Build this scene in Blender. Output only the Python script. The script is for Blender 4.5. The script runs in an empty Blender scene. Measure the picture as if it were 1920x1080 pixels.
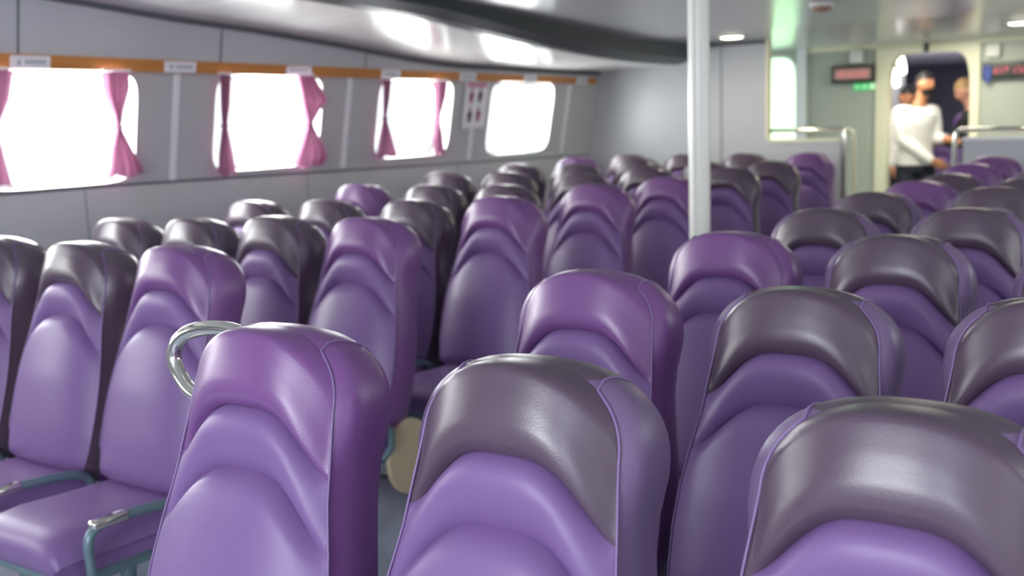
import bpy, bmesh, math, random
from mathutils import Vector, Matrix
random.seed(7)
S = bpy.context.scene
COL = S.collection
PI = math.pi

# ------------------------------------------------------------------ materials
def nodes(m):
    m.use_nodes = True
    nt = m.node_tree
    return nt, nt.nodes['Principled BSDF']

def mat(name, col, rough=.5, metal=0., bump=0., bscale=400., var=0., vscale=6., coat=0., emit=None, estr=0., sheen=0., spec=.5):
    m = bpy.data.materials.new(name)
    nt, b = nodes(m)
    b.inputs['Base Color'].default_value = (*col, 1)
    b.inputs['Roughness'].default_value = rough
    b.inputs['Metallic'].default_value = metal
    b.inputs['Specular IOR Level'].default_value = spec
    b.inputs['Coat Weight'].default_value = coat
    b.inputs['Coat Roughness'].default_value = .15
    if sheen:
        b.inputs['Sheen Weight'].default_value = sheen
    if emit:
        b.inputs['Emission Color'].default_value = (*emit, 1)
        b.inputs['Emission Strength'].default_value = estr
    tc = nt.nodes.new('ShaderNodeTexCoord')
    if var:
        n = nt.nodes.new('ShaderNodeTexNoise'); n.inputs['Scale'].default_value = vscale; n.inputs['Detail'].default_value = 3
        nt.links.new(tc.outputs['Object'], n.inputs['Vector'])
        r = nt.nodes.new('ShaderNodeMapRange'); r.inputs['To Min'].default_value = 1 - var; r.inputs['To Max'].default_value = 1 + var
        nt.links.new(n.outputs['Fac'], r.inputs['Value'])
        h = nt.nodes.new('ShaderNodeHueSaturation'); h.inputs['Color'].default_value = (*col, 1)
        nt.links.new(r.outputs['Result'], h.inputs['Value'])
        nt.links.new(h.outputs['Color'], b.inputs['Base Color'])
    if bump:
        n = nt.nodes.new('ShaderNodeTexVoronoi'); n.inputs['Scale'].default_value = bscale
        nt.links.new(tc.outputs['Object'], n.inputs['Vector'])
        bp = nt.nodes.new('ShaderNodeBump'); bp.inputs['Strength'].default_value = bump; bp.inputs['Distance'].default_value = .001
        nt.links.new(n.outputs['Distance'], bp.inputs['Height'])
        nt.links.new(bp.outputs['Normal'], b.inputs['Normal'])
    return m

M = {}
M['vinyl'] = mat('purple_vinyl', (.200, .115, .290), .42, bump=.12, bscale=520, var=.05, vscale=5, spec=.5)
M['violet'] = mat('violet_vinyl', (.185, .075, .235), .33, bump=.1, bscale=520, var=.06, vscale=5, spec=.6)
M['taupe'] = mat('worn_taupe_vinyl', (.098, .066, .096), .31, bump=.1, bscale=520, var=.08, vscale=5, spec=.6)
M['gusset'] = mat('mauve_gusset_vinyl', (.18, .12, .23), .38, bump=.1, bscale=520, var=.06, vscale=5)
M['piping'] = mat('purple_piping', (.22, .14, .31), .4)
M['wall'] = mat('grey_wall_panel', (.54, .55, .575), .34, var=.03, vscale=2)
M['wall_low'] = mat('lower_wall_panel', (.52, .545, .53), .34, var=.03, vscale=2)
M['wall_band'] = mat('window_band_panel', (.53, .53, .525), .36, var=.03, vscale=2)
M['groove'] = mat('dark_groove', (.12, .125, .13), .6)
M['white_strip'] = mat('white_strip', (.86, .86, .87), .4)
M['ceil'] = mat('glossy_ceiling', (.50, .515, .51), .21, var=.02, vscale=1.5, spec=.45)
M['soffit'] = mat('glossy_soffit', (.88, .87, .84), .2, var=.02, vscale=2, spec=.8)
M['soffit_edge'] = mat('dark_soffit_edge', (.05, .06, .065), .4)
M['bulkhead'] = mat('bulkhead_panel', (.50, .52, .54), .3, var=.03, vscale=1.2)
M['backwall'] = mat('rear_wall_panel', (.42, .45, .38), .35, var=.04, vscale=1.5)
M['floor'] = mat('blue_grey_deck', (.40, .44, .54), .35, var=.08, vscale=8, bump=.1, bscale=200)
M['cream'] = mat('cream_paint', (.82, .80, .58), .3)
M['pole'] = mat('pale_cream_paint', (.88, .89, .80), .25)
M['chrome'] = mat('polished_steel', (.78, .77, .70), .12, 1.)
M['teal'] = mat('teal_grey_steel', (.16, .24, .27), .35, .3)
M['beige'] = mat('beige_plate', (.62, .52, .33), .5)
M['black'] = mat('black_plastic', (.012, .014, .012), .4)
M['darkframe'] = mat('display_frame', (.03, .03, .025), .4)
M['ledgrey'] = mat('display_panel', (.25, .20, .18), .4, emit=(.5, .2, .18), estr=.25)
M['led'] = mat('red_led', (.3, .03, .05), .4, emit=(1., .16, .22), estr=.7)
M['ledpink'] = mat('pink_led', (.4, .1, .1), .4, emit=(1., .3, .3), estr=.55)
M['green'] = mat('exit_green', (.05, .42, .13), .4, emit=(.1, .8, .25), estr=.35)
M['exitwhite'] = mat('exit_pale', (.6, .85, .6), .4, emit=(.6, 1., .6), estr=.35)
M['offwhite'] = mat('off_white_plastic', (.78, .80, .72), .4)
M['blue'] = mat('blue_tag', (.02, .05, .25), .5)
M['paper'] = mat('white_card', (.86, .86, .88), .5)
M['ink'] = mat('grey_ink', (.34, .35, .40), .6)
M['inkdark'] = mat('dark_ink', (.10, .09, .12), .6)
M['pinkink'] = mat('pink_ink', (.62, .28, .38), .6)
M['redink'] = mat('dark_red_ink', (.30, .03, .08), .6)
M['maroonink'] = mat('maroon_ink', (.10, .02, .04), .6)
M['lampglow'] = mat('lamp_glow', (1, .95, .8), .4, emit=(1., .93, .72), estr=9.)
M['standin_glow'] = mat('standin_lamp_glow', (1, .98, .9), .4, emit=(1., .98, .88), estr=4.)  # emission of the made-up oval lamps past the doorway
M['lampring'] = mat('lamp_ring', (.7, .7, .66), .3)
M['sensor'] = mat('brown_sensor', (.35, .2, .14), .4)
M['white'] = mat('white_paint', (.78, .80, .80), .35)
M['farwall'] = mat('far_dark_wall', (.11, .11, .14), .5)
M['farceil'] = mat('far_ceiling', (.6, .6, .62), .2)
M['skin'] = mat('tan_skin', (.55, .235, .115), .5)
M['skinfair'] = mat('fair_skin', (.72, .36, .24), .5)
M['hairblack'] = mat('black_hair', (.012, .010, .010), .45)
M['hairblond'] = mat('blond_hair', (.42, .25, .10), .5)
M['shirt'] = mat('white_shirt', (.86, .85, .80), .7)
M['darkshirt'] = mat('black_shirt', (.015, .016, .02), .7)
M['navy'] = mat('navy_trousers', (.014, .018, .03), .7)
M['khaki'] = mat('khaki_trousers', (.26, .17, .07), .7)
M['mask'] = mat('black_mask', (.012, .012, .014), .6)
M['lanyard'] = mat('red_lanyard', (.55, .05, .05), .5)
M['eye'] = mat('eye_dark', (.03, .02, .02), .2)
M['lips'] = mat('lips', (.45, .15, .12), .5)

def wood():
    m = bpy.data.materials.new('orange_wood'); nt, b = nodes(m)
    tc = nt.nodes.new('ShaderNodeTexCoord'); mp = nt.nodes.new('ShaderNodeMapping'); mp.inputs['Scale'].default_value = (8, .6, 14)
    n = nt.nodes.new('ShaderNodeTexNoise'); n.inputs['Scale'].default_value = 3; n.inputs['Detail'].default_value = 5
    cr = nt.nodes.new('ShaderNodeValToRGB')
    cr.color_ramp.elements[0].color = (.46, .17, .035, 1); cr.color_ramp.elements[1].color = (.62, .27, .07, 1)
    nt.links.new(tc.outputs['Object'], mp.inputs['Vector']); nt.links.new(mp.outputs['Vector'], n.inputs['Vector'])
    nt.links.new(n.outputs['Fac'], cr.inputs['Fac']); nt.links.new(cr.outputs['Color'], b.inputs['Base Color'])
    b.inputs['Roughness'].default_value = .35
    return m
M['wood'] = wood()
def frosted():
    m = bpy.data.materials.new('frosted_green_glass'); m.use_nodes = True; nt = m.node_tree
    for n in list(nt.nodes): nt.nodes.remove(n)
    o = nt.nodes.new('ShaderNodeOutputMaterial'); mx = nt.nodes.new('ShaderNodeMixShader')
    t = nt.nodes.new('ShaderNodeBsdfTranslucent'); g = nt.nodes.new('ShaderNodeBsdfGlossy'); g.inputs['Roughness'].default_value = .2
    t.inputs['Color'].default_value = (.66, .95, .64, 1); mx.inputs['Fac'].default_value = .06
    nt.links.new(t.outputs[0], mx.inputs[1]); nt.links.new(g.outputs[0], mx.inputs[2]); nt.links.new(mx.outputs[0], o.inputs['Surface'])
    return m
M['frosted'] = frosted()

def glass():
    m = bpy.data.materials.new('window_glass'); m.use_nodes = True; nt = m.node_tree
    for n in list(nt.nodes): nt.nodes.remove(n)
    o = nt.nodes.new('ShaderNodeOutputMaterial'); mx = nt.nodes.new('ShaderNodeMixShader')
    t = nt.nodes.new('ShaderNodeBsdfTransparent'); g = nt.nodes.new('ShaderNodeBsdfGlossy'); g.inputs['Roughness'].default_value = .03
    t.inputs['Color'].default_value = (.97, .99, .98, 1)
    mx.inputs['Fac'].default_value = .06
    nt.links.new(t.outputs[0], mx.inputs[1]); nt.links.new(g.outputs[0], mx.inputs[2]); nt.links.new(mx.outputs[0], o.inputs['Surface'])
    return m
M['glass'] = glass()

def cloth():
    m = bpy.data.materials.new('pink_curtain_cloth'); m.use_nodes = True; nt = m.node_tree
    for n in list(nt.nodes): nt.nodes.remove(n)
    o = nt.nodes.new('ShaderNodeOutputMaterial'); mx = nt.nodes.new('ShaderNodeMixShader')
    d = nt.nodes.new('ShaderNodeBsdfDiffuse'); t = nt.nodes.new('ShaderNodeBsdfTranslucent')
    tc = nt.nodes.new('ShaderNodeTexCoord'); w = nt.nodes.new('ShaderNodeTexNoise'); w.inputs['Scale'].default_value = 30
    cr = nt.nodes.new('ShaderNodeValToRGB')
    cr.color_ramp.elements[0].color = (.36, .15, .25, 1); cr.color_ramp.elements[1].color = (.45, .21, .315, 1)
    nt.links.new(tc.outputs['Object'], w.inputs['Vector']); nt.links.new(w.outputs['Fac'], cr.inputs['Fac'])
    nt.links.new(cr.outputs['Color'], d.inputs['Color']); nt.links.new(cr.outputs['Color'], t.inputs['Color'])
    mx.inputs['Fac'].default_value = .15
    nt.links.new(d.outputs[0], mx.inputs[1]); nt.links.new(t.outputs[0], mx.inputs[2]); nt.links.new(mx.outputs[0], o.inputs['Surface'])
    return m
M['curtain'] = cloth()

# ------------------------------------------------------------------ helpers
class MB:
    """collects geometry for ONE mesh object"""
    def __init__(s): s.v = []; s.f = []; s.mi = []; s.sm = []; s.mats = []
    def m(s, name):
        if name not in s.mats: s.mats.append(name)
        return s.mats.index(name)
    def add(s, vs, fs, material, smooth=False):
        o = len(s.v); s.v += [tuple(v) for v in vs]; k = s.m(material)
        for f in fs: s.f.append([o + i for i in f]); s.mi.append(k); s.sm.append(smooth)
    def box(s, x0, x1, y0, y1, z0, z1, material, xf=None):
        vs = [Vector((x, y, z)) for x in (x0, x1) for y in (y0, y1) for z in (z0, z1)]
        if xf: vs = [xf(v) for v in vs]
        s.add(vs, [(0, 1, 3, 2), (4, 6, 7, 5), (0, 4, 5, 1), (2, 3, 7, 6), (0, 2, 6, 4), (1, 5, 7, 3)], material)
    def rbox(s, x0, x1, y0, y1, z0, z1, r, material, seg=3, xf=None):
        bm = bmesh.new(); bmesh.ops.create_cube(bm, size=1)
        for v in bm.verts: v.co = Vector(((x0 + x1) / 2 + v.co.x * (x1 - x0), (y0 + y1) / 2 + v.co.y * (y1 - y0), (z0 + z1) / 2 + v.co.z * (z1 - z0)))
        bmesh.ops.bevel(bm, geom=bm.edges[:], offset=r, segments=seg, affect='EDGES', profile=.5)
        bm.verts.index_update()
        vs = [xf(v.co) if xf else v.co.copy() for v in bm.verts]
        s.add(vs, [[v.index for v in f.verts] for f in bm.faces], material, True); bm.free()
    def tube(s, pts, r, material, n=14, smooth_pts=0, cap=True):
        pts = [Vector(p) for p in pts]
        for _ in range(smooth_pts):      # corner cutting
            q = [pts[0]]
            for a, b in zip(pts, pts[1:]): q += [a.lerp(b, .25), a.lerp(b, .75)]
            pts = q + [pts[-1]]
        rings = []; ref = None
        for i, p in enumerate(pts):
            d = (pts[min(i + 1, len(pts) - 1)] - pts[max(i - 1, 0)]).normalized()
            if ref is None: ref = Vector((0, 0, 1)) if abs(d.z) < .9 else Vector((1, 0, 0))
            a = (ref - d * ref.dot(d)).normalized(); ref = a; b = d.cross(a)
            rr = r[i] if isinstance(r, (list, tuple)) else r
            rings.append([p + a * math.cos(t) * rr + b * math.sin(t) * rr for t in [2 * PI * k / n for k in range(n)]])
        vs = [v for ring in rings for v in ring]; fs = []
        for i in range(len(rings) - 1):
            for k in range(n):
                fs.append((i * n + k, i * n + (k + 1) % n, (i + 1) * n + (k + 1) % n, (i + 1) * n + k))
        s.add(vs, fs, material, True)
        if cap:
            s.add(rings[0], [tuple(range(n))[::-1]], material); s.add(rings[-1], [tuple(range(n))], material)
    def grid(s, P, material, smooth=True):
        nr, nc = len(P), len(P[0])
        s.add([v for row in P for v in row], [(i * nc + j, i * nc + j + 1, (i + 1) * nc + j + 1, (i + 1) * nc + j) for i in range(nr - 1) for j in range(nc - 1)], material, smooth)
    def lathe(s, prof, c, material, n=28, axis='z'):
        rings = []
        for r, h in prof:
            rings.append([(c[0] + r * math.cos(2 * PI * k / n), c[1] + r * math.sin(2 * PI * k / n), c[2] + h) for k in range(n)])
        vs = [v for q in rings for v in q]
        fs = [(i * n + k, i * n + (k + 1) % n, (i + 1) * n + (k + 1) % n, (i + 1) * n + k) for i in range(len(rings) - 1) for k in range(n)]
        fs += [tuple(range(n))[::-1], tuple((len(rings) - 1) * n + k for k in range(n))]
        s.add(vs, fs, material, True)
    def mesh(s, name):
        me = bpy.data.meshes.new(name); me.from_pydata(s.v, [], s.f)
        for k in s.mats: me.materials.append(M[k])
        me.polygons.foreach_set('material_index', s.mi); me.polygons.foreach_set('use_smooth', s.sm)
        bm = bmesh.new(); bm.from_mesh(me); bmesh.ops.recalc_face_normals(bm, faces=bm.faces[:]); bm.to_mesh(me); bm.free()
        me.update(); return me
    def build(s, name, parent=None):
        o = bpy.data.objects.new(name, s.mesh(name)); COL.objects.link(o)
        if parent: o.parent = parent
        return o

def tag(o, label=None, cat=None, group=None, kind=None):
    if label: o['label'] = label
    if cat: o['category'] = cat
    if group: o['group'] = group
    if kind: o['kind'] = kind
    return o
def empty(name, loc, rz=0.):
    o = bpy.data.objects.new(name, None); COL.objects.link(o); o.location = loc; o.rotation_euler = (0, 0, rz)
    o.empty_display_size = .1
    return o
def lerp(a, b, t): return a + (b - a) * t
def interp(x, pts):
    if x <= pts[0][0]: return pts[0][1]
    for (a, va), (b, vb) in zip(pts, pts[1:]):
        if x <= b: return lerp(va, vb, (x - a) / (b - a))
    return pts[-1][1]
def sstep(a, b, x):
    t = min(1, max(0, (x - a) / (b - a))); return t * t * (3 - 2 * t)

# ------------------------------------------------------------------ passenger seat
REC = math.radians(16.5)
TOPZ = 1.13
DV = Vector((0, -math.sin(REC), -math.cos(REC)))
NV = Vector((0, -math.cos(REC), math.sin(REC)))
LEN = .75
def place(x, n, d): return Vector((0, 0, TOPZ)) + Vector((x, 0, 0)) + DV * d + NV * n
WM = [(0, .197), (.13, .198), (.20, .189), (.26, .190), (.34, .204), (.43, .221), (.52, .229), (.62, .229), (.70, .218), (.75, .205)]
WF = [(0, .165), (.10, .165), (.16, .171), (.22, .178), (.28, .184), (.36, .201), (.44, .214), (.52, .220), (.62, .219), (.70, .207), (.75, .192)]
def outline(W, rc, p, inset, top, nside=22, ntop=27):
    """closed-at-top outline from the lower left, over the top, to the lower right: list of (x, d)"""
    pts = []
    for i in range(nside):
        d = lerp(LEN, rc, i / nside); pts.append((-(interp(d, W) - inset), d))
    for i in range(ntop):
        th = PI - PI * i / (ntop - 1)
        c, s_ = math.cos(th), math.sin(th)
        w = interp(rc, W) - inset
        x = w * math.copysign(abs(c) ** (2 / p), c); d = top + (rc - top) * (1 - abs(s_) ** (2 / p))
        pts.append((x, d))
    for i in range(1, nside + 1):
        d = lerp(rc, LEN, i / nside); pts.append((interp(d, W) - inset, d))
    return pts
F_RC, F_P = .135, 2.25
M_RC, M_P = .145, 2.45
def seam(s, zc, drop):     # bell-shaped arch, s in [-1,1]
    a = abs(s)
    return zc + drop * (1 - math.cos(PI * min(1, a ** 1.8 / 1.03))) / 2
SEAM1 = lambda s: seam(s, .143, .100)
SEAM2 = lambda s: seam(s, .247, .112)
def form(x, d):
    """large form of the front face: how far it stands forward of the welt"""
    w = interp(d, WF); s = min(1, abs(x) / w)
    side = (1 - s ** 2.5)
    prof = interp(d, [(0, .050), (.06, .056), (.10, .056), (.14, .050), (.18, .042), (.22, .037), (.26, .038), (.33, .045), (.45, .052), (.60, .046), (.75, .03)])
    return prof * side
def panel(kind):
    nc = 41; rows = {'headrest': 22, 'neck_cushion': 10, 'back_cushion': 24}[kind]
    P = []
    for i in range(rows + 1):
        t = i / rows
        row = []
        for j in range(nc):
            s = -1 + 2 * j / (nc - 1)
            s = math.copysign(abs(s) ** .85, s)
            if kind == 'headrest':
                th = PI / 2 - s * PI / 2
                c, sn = math.cos(th), math.sin(th); w = interp(F_RC, WF)
                x0 = w * math.copysign(abs(c) ** (2 / F_P), c); d0 = .004 + (F_RC - .004) * (1 - abs(sn) ** (2 / F_P))
                d1 = SEAM1(s); x1 = s * interp(d1, WF)
                tt = t ** 1.25
                x = lerp(x0, x1, tt ** .8); d = lerp(d0, d1, tt)
                dd = d - d0
                top_round = 1 - (1 - min(1, dd / .021)) ** 2.2
                side = lerp(1 - min(1, abs(x) / .172) ** 2.6, 1 - abs(s) ** 2.5, sstep(.5, 1, t)) * (1 - abs(s) ** 14)
                low = interp(t, [(0, .96), (.3, 1), (.75, 1), (.88, .94), (.95, .84), (1, .66)])
                base = form(x, d) if abs(x) < interp(d, WF) else 0
                n = .03 + (lerp(.060, base, sstep(.93, 1, t)) * top_round * low + .004 * min(1, dd / .06)) * side
            elif kind == 'neck_cushion':
                d0, d1 = SEAM1(s), SEAM2(s); d = lerp(d0, d1, t); x = s * interp(d, WF)
                puff = .012 * math.sin(PI * min(1, t * 1.0) ** .75)
                n = .03 + form(x, d) + (puff - .016 * (1 - t) ** 8 - .019 * t ** 6) * (1 - s ** 6)
            else:
                d0 = SEAM2(s); d = lerp(d0, LEN, t ** 1.15); x = s * interp(d, WF)
                rise = 1 - (1 - min(1, (d - d0) / .045)) ** 2.5
                n = .03 + form(x, d) + (-.019 + .029 * rise) * (1 - s ** 6)
                n -= .05 * sstep(.9, 1.0, t)
            row.append(place(x, n, d))
        P.append(row)
    return P
def shell_layers():
    F = outline(WF, F_RC, F_P, 0, .004); Mo = lambda ins, top: outline(WM, M_RC, M_P, ins, top)
    L = [[(x, .030, d) for x, d in F]]
    for n, ins, top in ((.016, .007, .0), (-.002, .001, -.004), (-.03, 0, -.006), (-.065, .001, -.004), (-.09, .007, .004), (-.105, .022, .018)):
        L.append([(x, n, d) for x, d in Mo(ins, top)])
    return L
def seat_meshes(head, side):
    out = {}
    m = MB(); m.grid(panel('headrest'), head); out['headrest'] = m.mesh('headrest')
    m = MB(); m.grid(panel('neck_cushion'), 'vinyl' if head == 'taupe' else 'vinyl'); out['neck_cushion'] = m.mesh('neck_cushion')
    m = MB(); m.grid(panel('back_cushion'), 'vinyl'); out['back_cushion'] = m.mesh('back_cushion')
    L = shell_layers(); m = MB()
    for i in range(len(L) - 1):
        for j in range(len(L[0]) - 1):
            q = [L[i][j], L[i][j + 1], L[i + 1][j + 1], L[i + 1][j]]
            band = all(abs(p[0]) < .127 and p[2] < .06 for p in q)
            m.f.append([len(m.v) + i * len(L[0]) + j, len(m.v) + i * len(L[0]) + j + 1, len(m.v) + (i + 1) * len(L[0]) + j + 1, len(m.v) + (i + 1) * len(L[0]) + j])
            m.mi.append(m.m(head if band else side)); m.sm.append(True)
    m.v += [tuple(place(*p)) for lay in L for p in lay]
    m.add([place(*p) for p in L[-1]], [tuple(range(len(L[-1])))], side)
    # close underside
    m.add([place(*L[0][0]), place(*L[0][-1]), place(*L[-1][-1]), place(*L[-1][0])], [(0, 1, 2, 3)], side)
    out['back_shell'] = m.mesh('back_shell')
    # welt: along the front edge of each side gusset, over the top to the rear
    m = MB(); F = outline(WF, F_RC, F_P, 0, .004)
    def top_d(lay, xq):
        arc = [q for q in lay if q[2] < .16]
        for p0, p1 in zip(arc, arc[1:]):
            if (p0[0] - xq) * (p1[0] - xq) <= 0 and p0[0] != p1[0]:
                t = (xq - p0[0]) / (p1[0] - p0[0]); return lerp(p0[1], p1[1], t), lerp(p0[2], p1[2], t)
        return lay[0][1], .02
    XT = .122
    for sg in (-1, 1):
        path = [(x, .0325, d) for (x, d) in F if x * sg > XT and d < .64]
        if sg > 0: path = path[::-1]
        for lay in L:
            n_, d_ = top_d(lay, sg * XT); path.append((sg * XT, n_ + .0008, d_ - .0012))
        m.tube([place(*p) for p in path], .0021, 'piping', n=8, cap=True)
    out['piping'] = m.mesh('piping')
    # seat cushion: crowned pad with a waterfall front
    m = MB(); P = []
    hw = .215
    prof = [(-.195, .345), (-.19, .40), (-.20, .432), (-.24, .447), (-.32, .45), (-.42, .455), (-.52, .462), (-.59, .46), (-.635, .445), (-.66, .41), (-.655, .37), (-.63, .345)]
    for (y, z) in prof:
        row = []
        for j in range(19):
            s = -1 + 2 * j / 18
            w = hw * (1 - .10 * sstep(-.5, -.68, y))
            edge = abs(s) ** 6
            row.append((w * math.copysign(1 - (1 - abs(s)) ** 1.15, s), y, lerp(z, .365, edge * .75) if z > .365 else z))
        P.append(row)
    m.grid(P, 'vinyl'); k = len(P)
    for e in (0, -1): m.add([r[e] for r in P], [tuple(range(k))], 'vinyl')
    m.add([P[0][0], P[0][-1], P[-1][-1], P[-1][0]], [(0, 1, 2, 3)], 'vinyl')
    out['seat_cushion'] = m.mesh('seat_cushion')
    # frame under the cushion
    m = MB()
    m.rbox(-.20, .20, -.60, -.56, .30, .345, .008, 'teal'); m.rbox(-.20, .20, -.26, -.22, .30, .345, .008, 'teal')
    for x in (-.17, .17): m.rbox(x - .02, x + .02, -.60, -.15, .305, .34, .006, 'teal')
    out['seat_frame'] = m.mesh('seat_frame')
    for nm, sg in (('leg_a', -1), ('leg_b', 1)):
        m = MB(); x = .14 * sg
        m.tube([(x, -.40, .305), (x, -.41, .20), (x, -.42, .012)], .022, 'teal', n=12)
        m.rbox(x - .045, x + .045, -.50, -.32, 0, .012, .004, 'teal')
        out[nm] = m.mesh('leg')
    # side arm: bent steel bar along the gap between two seats
    for nm, sg in (('arm_a', -1), ('arm_b', 1)):
        m = MB(); x = .236 * sg
        m.tube([(x * .86, -.24, .322), (x, -.22, .37), (x, -.24, .455), (x, -.42, .478), (x, -.545, .478), (x, -.585, .45), (x, -.575, .34), (x * .84, -.56, .322)], .0135, 'teal', n=12, smooth_pts=2)
        m.rbox(x - .017, x + .017, -.57, -.46, .468, .494, .010, 'chrome')
        out[nm] = m.mesh('side_arm')
    m = MB()        # beige end plate on the aisle side
    ring = [(-.115 + .115 * math.cos(t), .30 + .135 * math.sin(t)) for t in [2 * PI * k / 28 for k in range(28)]]
    a = [(.0, y, z) for y, z in ring]; b = [(.02, y, z) for y, z in ring]
    m.add(a + b, [tuple(range(28)), tuple(range(28, 56))] + [(k, (k + 1) % 28, 28 + (k + 1) % 28, 28 + k) for k in range(28)], 'beige')
    out['end_plate'] = m.mesh('end_plate')
    return out
PROTO = {'taupe': seat_meshes('taupe', 'taupe'), 'violet': seat_meshes('violet', 'violet'), 'mauve': seat_meshes('taupe', 'gusset')}
def part(name, mesh, parent, loc=(0, 0, 0), label=None):
    o = bpy.data.objects.new(name, mesh); COL.objects.link(o); o.parent = parent; o.location = loc
    if label: o['label'] = label
    return o
def make_seat(x, y, top, head, label, group, aisle=0, arm=True):
    r = empty('passenger_seat', (x, y, 0)); r.scale = (1, 1, top / TOPZ)
    tag(r, label, 'seat', group)
    P = PROTO[head]
    part('headrest', P['headrest'], r, label='worn brown-purple headrest' if head != 'violet' else 'violet headrest')
    part('neck_cushion', P['neck_cushion'], r)
    part('back_cushion', P['back_cushion'], r)
    sh = part('back_shell', P['back_shell'], r)
    part('piping', P['piping'], sh)
    part('seat_cushion', P['seat_cushion'], r)
    fr = part('seat_frame', P['seat_frame'], r)
    part('leg', P['leg_a'], r); part('leg', P['leg_b'], r)
    part('side_arm', P['arm_b'], r, label='teal-grey steel side arm')
    if aisle:
        part('end_plate', P['end_plate'], r, (.207 if aisle > 0 else -.227, 0, 0), 'beige end plate')
    if aisle < 0: part('side_arm', P['arm_a'], r, label='teal-grey steel side arm')
    return r

ROWS = [1.317, 2.153, 2.991, 3.823, 4.656, 5.487, 6.318, 7.150, 7.983]
# (row, [(x, top, v/t)] counted from the aisle)
LEFT = {1: [(-2.641, 1.133, 'v'), (-3.126, 1.126, 't'), (-3.619, 1.128, 't')],
        2: [(-2.633, 1.139, 'v'), (-3.096, 1.132, 't'), (-3.561, 1.112, 't'), (-4.025, 1.10, 't')],
        3: [(-2.617, 1.149, 'v'), (-3.103, 1.128, 't'), (-3.627, 1.12, 't'), (-4.132, 1.108, 't')],
        4: [(-2.627, 1.143, 'v'), (-3.168, 1.136, 't'), (-3.644, 1.133, 't'), (-4.155, 1.133, 'v')],
        5: [(-2.639, 1.126, 'v'), (-3.194, 1.146, 't'), (-3.715, 1.152, 't'), (-4.179, 1.152, 't')],
        6: [(-2.63, 1.134, 't'), (-3.185, 1.136, 't'), (-3.714, 1.155, 't'), (-4.146, 1.156, 't')],
        7: [(-2.672, 1.127, 't'), (-3.128, 1.126, 't'), (-3.686, 1.152, 't'), (-4.197, 1.163, 'v')],
        8: [(-2.694, 1.143, 'v'), (-3.192, 1.144, 't'), (-3.688, 1.14, 't'), (-4.203, 1.144, 't')]}
RIGHT = {0: [(-1.373, 1.14, 'v'), (-.849, 1.133, 't'), (-.312, 1.13, 't')],
         1: [(-1.216, 1.13, 'v'), (-.73, 1.119, 't'), (-.273, 1.127, 't')],
         2: [(-1.229, 1.129, 'v'), (-.76, 1.135, 't'), (-.275, 1.13, 't')],
         3: [(-1.225, 1.123, 't'), (-.741, 1.134, 't')],
         4: [(-1.281, 1.118, 't'), (-.814, 1.142, 't')],
         5: [(-1.299, 1.109, 'v'), (-.815, 1.125, 't')],
         6: [(-1.333, 1.093, 't'), (-.85, 1.12, 't')],
         7: [(-1.398, 1.104, 'v')],
         8: [(-1.416, 1.106, 'v')]}
ORD = ['first', 'second', 'third', 'fourth', 'fifth', 'sixth', 'seventh', 'eighth', 'last']
COLW = ['on the aisle', 'second from the aisle', 'third from the aisle', 'by the window wall']
for side, rows in (('left', LEFT), ('right', RIGHT)):
    for r, lst in rows.items():
        px = None
        for k, (x, top, h) in enumerate(lst):
            if px is not None: x = min(x, px - .472) if side == 'left' else max(x, px + .472)
            px = x
            rr = r if side == 'right' else r - 1
            if side == 'left': rowname = ['front', 'second', 'third', 'fourth', 'fifth', 'sixth', 'seventh', 'rearmost'][rr]
            else: rowname = ['nearest', 'second', 'third', 'fourth', 'fifth', 'sixth', 'seventh', 'eighth', 'rearmost'][rr]
            look = 'all-purple seat' if h == 'v' else 'purple seat with dark taupe headrest'
            label = '%s %s, %s row of the %s block' % (look, COLW[k], rowname, 'window-side' if side == 'left' else 'near')
            if side == 'right' and r == 0:
                label = ['purple seat with chrome grab handle, nearest row beside the aisle', 'large taupe-headed purple seat in the middle of the nearest row', 'largest bluish purple seat, cut by the lower right corner'][k]
            st = make_seat(x, ROWS[r], top, 'violet' if h == 'v' else 'taupe' if side == 'left' else 'mauve', label,
                           'passenger seats left of the aisle' if side == 'left' else 'passenger seats right of the aisle',
                           aisle=(1 if side == 'left' else -1) if k == 0 else 0)
            if side == 'right' and r == 0 and k == 0:
                m = MB()
                m.tube([(-.10, .075, 1.035), (-.17, .06, 1.093), (-.26, .05, 1.098), (-.335, .045, 1.078), (-.362, .04, 1.035), (-.338, .035, .995), (-.28, .02, .965), (-.17, .02, .95)], .0145, 'chrome', n=16, smooth_pts=3)
                part('grab_handle', m.mesh('grab_handle'), st, label='polished chrome grab handle')

# ------------------------------------------------------------------ room shell
XS = -4.93                       # lower left wall
def wallx(z):                    # wall leans in above the sill
    return -4.925 + .19 * (z - 1.205) if z > 1.18 else -4.92975
Y0, YB, YD = -2.2, 8.6, 10.3
XR = .95
JOINT = [(-2.3, 2.33), (2.0, 2.22), (3.37, 2.118), (3.9, 2.071), (4.46, 2.038), (5.23, 1.976), (5.93, 1.908), (6.42, 1.876), (7.5, 1.86), (8.6, 1.85)]
EDGE = [(-2.3, 2.28), (2, 2.2), (4.2, 2.11), (5.1, 2.07), (6.2, 1.965), (7.2, 1.90), (7.8, 1.875), (8.6, 1.87)]
def ceilz(y): return interp(y, [(-2.3, 2.48), (4, 2.24), (7.5, 2.032), (8, 2.03), (20, 2.03)])
SILL = [(-2.3, 1.225), (3.7, 1.197), (8.65, 1.12)]

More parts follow.
